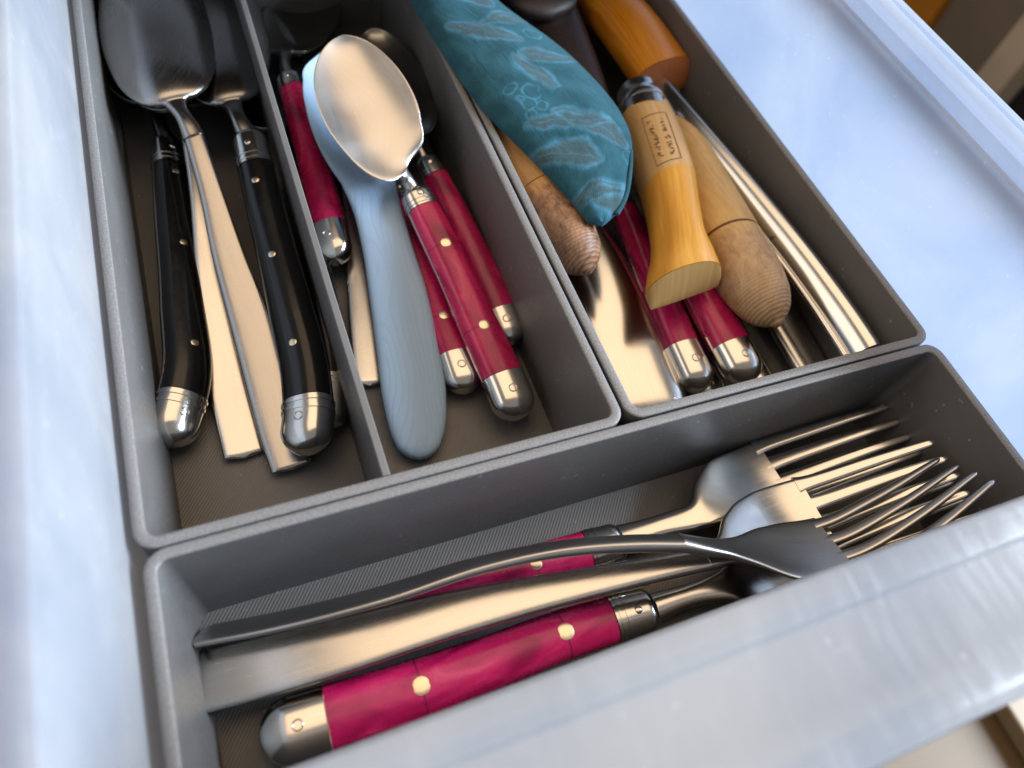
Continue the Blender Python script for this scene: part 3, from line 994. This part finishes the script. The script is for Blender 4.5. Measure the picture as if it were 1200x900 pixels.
edge_sweep('bowl', [
    ((73.2, 125.5, -22.5), (92.3, 125.8, -22.5), 1.8, 2.0, 0.0),
    ((70.3, 133.3, -20.0), (95.8, 132.9, -19.0), 1.4, 1.5, 2.0),
    ((68.3, 143.5, -17.0), (99.4, 142.5, -16.0), 1.1, 1.2, 4.5),
    ((68.0, 156.4, -14.0), (101.7, 155.6, -13.0), 1.0, 1.1, 6.0),
    ((69.4, 166.9, -12.0), (100.5, 168.0, -11.0), 1.0, 1.0, 5.5),
    ((73.5, 176.9, -11.0), (96.4, 177.5, -10.0), 1.0, 1.0, 3.5),
    ((79.1, 180.8, -10.0), (90.6, 180.7, -9.5), 0.9, 0.9, 1.0),
], 'blue', m2, n=2.8, N=40, ring=32)

m3 = root('spoon', (108.4, 71.2, -45.5), 'magenta handled teaspoon with bright steel bowl resting on the pale blue spoon', 'spoon', SPOONS)
hp = Path([(106.6, 26.7, -37.0), (105.8, 40.9, -35.0), (103.6, 61.9, -31.5), (101.2, 83.6, -27.5), (98.3, 102.9, -23.0), (96.2, 115.4, -20.0)], 0)
riveted_handle(m3, hp, 'red', 6.8, 5.6, cap=0.17, bol=0.9, rivets=(0.36, 0.72))
spoon_head(m3, Path([(96.2, 114.1, -20.0), (94.4, 117.1, -16.5), (92.6, 118.4, -13.5), (88.7, 128.5, -6.0), (86.0, 145.3, 0.0), (85.0, 167.7, 5.0)], [(0, 0), (1, 4)]), 16.6, 5.0, 'satin', 0.13, 2.6)

# ------------------------------------------------------------------ right tray
r7 = root('serving_knife', (163.0, 49.8, -45.5), 'broad shiny steel handle lying beside the tray wall under the wooden handle', 'knife')
edge_sweep('handle', [
    ((145.1, 131.8, -30.0), (160.7, 133.9, -30.0), 2.5, 2.5),
    ((143.9, 100.4, -31.0), (163.9, 105.4, -31.0), 3.5, 3),
    ((141.4, 77.3, -34.0), (167.1, 82.4, -32.0), 4.6, 3),
    ((139.3, 54.9, -36.0), (167.9, 55.8, -34.0), 5.0, 3),
    ((137.4, 34.1, -38.0), (167.0, 33.0, -36.0), 5.0, 3),
    ((138.2, 18.7, -40.0), (165.0, 17.0, -38.0), 4.6, 3),
    ((142.7, 12.6, -41.0), (163.0, 10.4, -40.0), 3.8, 3),
], 'polished', r7, n=2.1, N=50, ring=36, r1=4)

for nm, pts, lab, hw, rv in (
        ('a', [(171.1, 19.7, -36.0), (171.3, 39.5, -34.0), (172.9, 65.1, -32.0), (174.7, 90.8, -30.0), (175.0, 107.1, -28.0)], 'magenta handled knife with its cap next to the broad steel handle', 6.3, ()),
        ('b', [(186.4, 16.0, -31.0), (185.6, 34.1, -29.0), (184.7, 52.1, -27.0), (184.9, 71.7, -26.0), (185.4, 90.4, -25.0)], 'magenta handled knife under the yellow wooden handle, its round cap foremost', 7.0, ())):
    kn = root('table_knife', V(pts[1]) * V((1, 1, 0)) + V((0, 0, -45.5)), lab, 'knife', 'knives in the right tray')
    hp = Path(pts, 0)
    riveted_handle(kn, hp, 'red', hw, 5.6, cap=0.20, bol=0.9, rivets=rv)
    p0, p1 = V(pts[-1]), V(pts[-1]) + (V(pts[-1]) - V(pts[-2])) * 2.2
    p1[2] = p0[2] - 6
    sweep('blade', Path([p0, (p0 + p1) / 2, p1], 75), [(0, 5), (0.3, 8), (0.8, 8), (1, 3)], [(0, 1.3), (1, 0.6)], 'steel', kn, n=3, N=24, ring=16)
for pts, lab in (([(178.3, 17.9, -42.0), (178.6, 35.6, -42.0), (178.5, 58.7, -41.0)], 'dark steel capped knife lowest in the right tray, under the magenta caps'),
                 ([(198.1, 16.2, -42.0), (199.0, 32.3, -42.0), (200.3, 53.5, -41.0)], 'steel capped knife below the weathered wooden tip, mostly in shadow')):
    kn = root('table_knife', V(pts[1]) * V((1, 1, 0)) + V((0, 0, -45.5)), lab, 'knife', 'knives in the right tray')
    riveted_handle(kn, Path(pts, 0), 'black', 5.6, 3.4, cap=0.3, bol=0.9, rivets=(), emblem=False)

r11 = root('steel_knife', (224.8, 34.2, -45.5), 'steel knife handle below the weathered wooden tip', 'knife', 'knives in the right tray')
pl = Path([(219.3, 11.5, -40.0), (219.6, 28.9, -39.0), (219.1, 52.1, -37.0), (220.3, 75.3, -36.0)], 0)
sweep('handle', pl, [(0, 7), (0.5, 7.4), (1, 5)], [(0, 3.6), (1, 3)], 'steel', r11, n=2.2, r0=3, N=30, ring=26)
sweep('blade', Path([(220.1, 73.5, -36.0), (222.7, 93.7, -36.0), (227.8, 118.1, -36.0)], 70), [(0, 5), (0.4, 7), (1, 3)], [(0, 1.2), (1, 0.5)], 'steel', r11, n=3, N=20, ring=14)

r12 = root('steel_bar', (249.5, 72.9, -45.5), 'long flat steel bar leaning along the right tray wall', 'steel bar')
pl = Path([(212.5, 153.9, -17.0), (213.3, 122.1, -15.0), (217.1, 77.8, -14.5), (219.1, 38.8, -14.0), (218.9, 11.4, -14.0), (218.6, 6.9, -14.0)], [(0, -50), (1, -50)])
sweep('bar', pl, [(0, 4.6), (0.5, 5.4), (1, 5.6)], 3.6, 'polished', r12, n=2.2, N=40, ring=24, r0=2, r1=2)
sweep('lip', pl, 1.1, 1.9, 'polished', r12, 0.02, 0.98, n=2.4, N=40, ring=14, off=(5.2, 1.8))

# wooden handle against the dividing wall
w2 = root('wooden_handle_knife', (155.4, 122.0, -45.5), 'knife with rounded brown wooden handle between tray wall and teal pouch', 'knife')
hp = Path([(141.3, 61.8, -15.0), (139.7, 73.5, -14.0), (137.3, 93.2, -13.0), (134.2, 120.1, -12.0), (131.3, 150.4, -11.0)], 0)
sweep('handle', hp, [(0, 1.2), (0.02, 1.5), (0.06, 3.6), (0.14, 7.4), (0.26, 9.6), (0.36, 10.0), (1, 8.6)], [(0, 1.2), (0.02, 1.5), (0.06, 3.6), (0.14, 7.4), (0.26, 9.6), (0.36, 10.0), (1, 8.6)], 'olive_wood', w2, 0.40, 1.0, n=2, N=40, ring=30)
sweep('tip', hp, [(0, 1.3), (0.012, 2.2), (0.022, 3.6), (0.05, 6.4), (0.11, 8.8), (0.24, 10.3), (0.4, 10.1)], [(0, 1.3), (0.012, 2.2), (0.022, 3.6), (0.05, 6.4), (0.11, 8.8), (0.24, 10.3), (0.4, 10.1)], 'olive_wood', w2, 0.0, 0.395, n=2, N=44, ring=30, r0=0.8)
sweep('blade', Path([(131.3, 148.4, -11.0), (129.5, 176.8, -11.0), (128.8, 209.7, -10.0)], 60), [(0, 6), (0.4, 9), (1, 4)], [(0, 1.2), (1, 0.6)], 'steel', w2, n=3, N=20, ring=14)

w4 = root('wooden_handle_knife', (224.2, 73.8, -45.5), 'knife with pale turned wooden handle and dark weathered tip, beside the steel bar', 'knife')
hp = Path([(197.8, 27.1, -17.0), (197.3, 40.6, -16.5), (197.7, 58.2, -16.5), (201.5, 84.0, -17.5), (208.6, 113.7, -20.0), (214.1, 134.5, -23.0)], 0)
tb = [(0, 1.5), (0.012, 2.4), (0.02, 3.8), (0.05, 7.2), (0.11, 10.0), (0.23, 11.8), (0.36, 11.7), (0.5, 11.0), (0.75, 9.4), (1, 8)]
sweep('tip', hp, tb, tb, 'pale_wood', w4, 0.0, 0.335, n=2, N=44, ring=32, r0=0.8)
sweep('groove_line', hp, tb, tb, 'dark_mark', w4, 0.335, 0.345, n=2, N=4, ring=32, grow=-0.25)
sweep('handle', hp, tb, tb, 'pale_wood', w4, 0.345, 1.0, n=2, N=40, ring=32)
sweep('blade', Path([(216.4, 135.1, -26.0), (220.6, 161.1, -27.0), (225.0, 188.0, -27.0)], 60), [(0, 6), (0.4, 9), (1, 4)], [(0, 1.2), (1, 0.6)], 'steel', w4, n=3, N=20, ring=14)

# dark sheathed piece and orange handle at the back
w6 = root('dark_sheath', (196.6, 225.8, -45.5), 'dark brown leather sheath between the teal pouch and the orange handle', 'sheath')
edge_sweep('sheath', [
    ((175.3, 278.5, -16.0), (210.7, 276.7, -16.0), 8, 6), ((171.4, 230.3, -17.0), (200.7, 220.8, -17.0), 8, 6), ((170.2, 193.8, -18.0), (194.9, 184.7, -18.0), 8, 6),
    ((169.6, 156.6, -20.0), (190.1, 152.4, -20.0), 7, 6), ((172.2, 130.0, -22.0), (185.7, 130.2, -22.0), 5, 5)], 'leather', w6, n=2.2, N=40, ring=26, r1=5)
edge_sweep('flap', [
    ((162.5, 238.3, -6.0), (198.8, 235.9, -6.0), 4, 3), ((162.8, 210.7, -7.0), (193.7, 205.9, -7.0), 4, 3), ((164.7, 194.3, -8.0), (189.0, 194.2, -8.0), 3.5, 3), ((170.7, 189.3, -9.0), (182.9, 190.3, -9.0), 2.5, 2.5)], 'leather', w6, n=2.4, N=28, ring=24, r1=3)

w5 = root('orange_handle_knife', (238.7, 213.6, -45.5), 'knife with orange varnished wooden handle and reddish flat cut end', 'knife')
edge_sweep('handle', [
    ((204.7, 261.6, -16.0), (230.4, 267.8, -16.0), 8, 8), ((200.0, 212.2, -15.0), (225.3, 217.9, -15.0), 9, 9), ((200.9, 180.3, -14.0), (227.8, 187.0, -14.0), 10, 9.5), ((200.9, 151.2, -13.0), (229.5, 157.4, -13.0), 6.5, 10)], 'orange_wood', w5, n=2.3, N=36, ring=30)
edge_sweep('end_face', [
    ((200.9, 150.9, -13.0), (229.5, 157.1, -13.0), 6.3, 9.8), ((202.0, 150.5, -15.0), (230.6, 155.4, -15.0), 4, 7), ((206.5, 148.6, -19.0), (229.2, 153.6, -19.0), 0.8, 3)], 'red_end', w5, n=2.3, N=10, ring=30)

# folding knife with steel collar
w3 = root('folding_knife', (206.1, 101.7, -45.5), 'folding knife with yellow wooden handle, steel collar and stamped mark', 'knife')
top_rows = [
    ((180.9, 126.3, -10.0), (202.3, 126.8, -10.0), 9, 9), ((178.4, 117.0, -10.0), (200.8, 117.0, -10.0), 10, 9.5), ((174.6, 101.4, -10.0), (197.3, 102.3, -10.0), 10.5, 9.5),
    ((172.0, 88.6, -10.0), (194.1, 90.0, -10.0), 10.4, 9)]
low_rows = [
    ((172.0, 88.6, -10.0), (194.1, 90.0, -10.0), 10.4, 9), ((168.4, 74.9, -11.0), (188.5, 75.5, -10.0), 10, 8.5),
    ((163.4, 61.8, -12.0), (184.2, 62.5, -10.0), 10, 7.5), ((158.2, 53.9, -13.0), (183.5, 54.7, -10.0), 10.3, 6.5), ((155.3, 48.5, -14.0), (183.1, 48.4, -11.0), 10.6, 6.5)]
edge_sweep('handle_upper', top_rows, 'bare_wood', w3, n=2.1, N=30, ring=36)
edge_sweep('handle_lower', low_rows, 'yellow_wood', w3, n=2.1, N=36, ring=36)
edge_sweep('end_face', [((155.3, 48.3, -14.0), (182.9, 48.3, -11.0), 10.4, 6.3), ((156.1, 47.3, -16.0), (183.9, 48.0, -13.0), 7.2, 4.5), ((157.5, 45.4, -19.0), (184.0, 47.1, -16.0), 1.2, 0.8)], 'cut_end', w3, n=2.1, N=10, ring=36)
col_p = Path([(190.8, 123.7, -10.0), (192.7, 131.4, -10.0), (194.7, 140.5, -10.0)], 0)
sweep('collar', col_p, [(0, 9.6), (0.55, 9.3), (0.62, 8.6), (1, 8.0)], [(0, 9.6), (0.55, 9.3), (0.62, 8.6), (1, 8.0)], 'polished', w3, n=2.1, N=16, ring=32, r1=1.2)
sweep('collar_ring', col_p, 9.4, 9.4, 'polished', w3, 0.28, 0.5, n=2.1, N=8, ring=32, grow=0.45, r0=0.8, r1=0.8)


def row_point(rows, t, x, lift=0.0):
    a = catmull(np.hstack([(np.array([r[0] for r in rows], float) + np.array([r[1] for r in rows], float)) / 2,
                           np.array([r[0] for r in rows], float), np.array([r[1] for r in rows], float),
                           np.array([[r[2], r[3]] for r in rows], float)]), [t])[0]
    l, r, H = a[3:6], a[6:9], a[9]
    sd = r - l
    Wd = np.linalg.norm(sd) / 2
    sd /= 2 * Wd
    N = V((0, 0, 1)) - sd * sd[2]
    N /= np.linalg.norm(N)
    z = (1 - abs(x) ** 2.1) ** (1 / 2.1)
    return (l + r) / 2 + sd * x * (Wd + lift) + N * z * (H + lift)


def ribbon(verts, faces, pts, wid, nrm=(0, 0, 1)):
    pts = [V(p) for p in pts]
    b0 = len(verts)
    for i, p in enumerate(pts):
        T = pts[min(i + 1, len(pts) - 1)] - pts[max(i - 1, 0)]
        sd = np.cross(T, V(nrm))
        sd = sd / np.linalg.norm(sd) * wid
        verts += [p - sd, p + sd]
    for i in range(len(pts) - 1):
        k = b0 + 2 * i
        faces.append((k, k + 1, k + 3, k + 2))


sv, sf = [], []
fr = [(0.28, -0.62), (0.28, 0.22), (0.93, 0.22), (0.93, -0.62), (0.28, -0.62)]
for (ta, xa), (tb_, xb) in zip(fr, fr[1:]):
    ribbon(sv, sf, [row_point(top_rows, ta + (tb_ - ta) * q, xa + (xb - xa) * q, 0.06) for q in np.linspace(0, 1, 9)], 0.22)
r2 = random.Random(3)
for xc in (-0.42, -0.02):                       # worn, no longer readable rows of the stamp
    tcur = 0.36
    while tcur < 0.86:
        for _ in range(2):
            a0 = (tcur + r2.uniform(-0.01, 0.03), xc + r2.uniform(-0.08, 0.08))
            a1 = (tcur + r2.uniform(0.0, 0.045), xc + r2.uniform(-0.09, 0.09))
            ribbon(sv, sf, [row_point(top_rows, a0[0] + (a1[0] - a0[0]) * q, a0[1] + (a1[1] - a0[1]) * q, 0.06) for q in (0, 0.5, 1)], r2.uniform(0.2, 0.5))
        tcur += r2.uniform(0.03, 0.06)
mesh_obj('stamped_mark', sv, sf, 'dark_mark', w3, None, False)

# teal cloth pouch on top
po = root('cloth_pouch', (175.2, 171.9, -45.5), 'teal cotton pouch printed with light blue flowers, on top of the wooden handles', 'pouch')
edge_sweep('cloth', [
    ((114.9, 222.3, 1.0), (146.6, 227.7, 1.0), 7, 5), ((117.4, 178.9, 1.0), (152.0, 180.0, 1.0), 7.5, 5), ((120.1, 150.4, 1.0), (162.9, 158.0, 1.0), 8, 5), ((123.9, 126.3, 1.0), (169.3, 137.5, 1.0), 8.2, 5),
    ((130.6, 107.9, 0.0), (172.4, 114.8, 1.0), 7.6, 5), ((136.1, 92.6, -1.0), (170.8, 101.7, 0.0), 6.5, 5), ((139.8, 82.1, -2.0), (164.1, 88.9, -1.0), 5.0, 4), ((141.9, 74.1, -3.0), (155.5, 76.2, -2.0), 3.4, 3),
    ((143.0, 71.0, -4.0), (151.1, 72.2, -3.0), 2.2, 2.2)], 'pouch', po, r1=5, n=2.1, N=90, ring=44, wob=0.5)
sm_pts = [(168.1, 97.8, 1.5), (163.6, 88.7, 1.2), (156.6, 77.5, -0.4), (151.8, 72.8, -1.4)]
sweep('end_seam', Path(sm_pts, 0), 0.9, 0.9, 'pouch', po, n=2, N=24, ring=10, r0=0.5, r1=0.5)

# ------------------------------------------------------------------ what shows past the drawer, plus an unseen slab added to shade it
wk = box('shade_worktop', -70, 330, 200, 900, 62, 100, 'leather', None, 3)  # out of view, added to shade the far end and darken reflections there
wk['label'] = 'unseen dark brown slab added to shade the far end of the drawer'
wk['category'] = 'shade_worktop'
fl = box('floor', -900, 1800, -1200, 1500, -270, -250, 'floor_wood', None, 0)
fl['kind'] = 'structure'
pb = box('pale_board', 383, 470, -700, 215, -249.6, -236, 'cream', None, 1.5)
pb['label'] = 'pale cream board on the tan floor, past the drawer front'
pb['category'] = 'board'
cp = root('side_cupboard', (660, 290, -250), 'taupe cupboard with pale beige edge post, blurred past the drawer right rim', 'cupboard')
box('panel', 622, 760, 276.5, 339, -250, 60, 'taupe', cp, 1.5)
box('edge_post', 618, 700, 250, 276, -250, 60, 'beige', cp, 2)
ob = box('orange_board', 615, 640, 340, 520, -250, 50, 'orange_board', None, 2)
ob['label'] = 'orange upright board past the far right corner of the drawer rim'
ob['category'] = 'board'
nb = box('black_board', 640, 660, -60, 249, -250, 40, 'navy', None, 2)
nb['label'] = 'black upright board beside the beige post, past the drawer right rim'
nb['category'] = 'board'
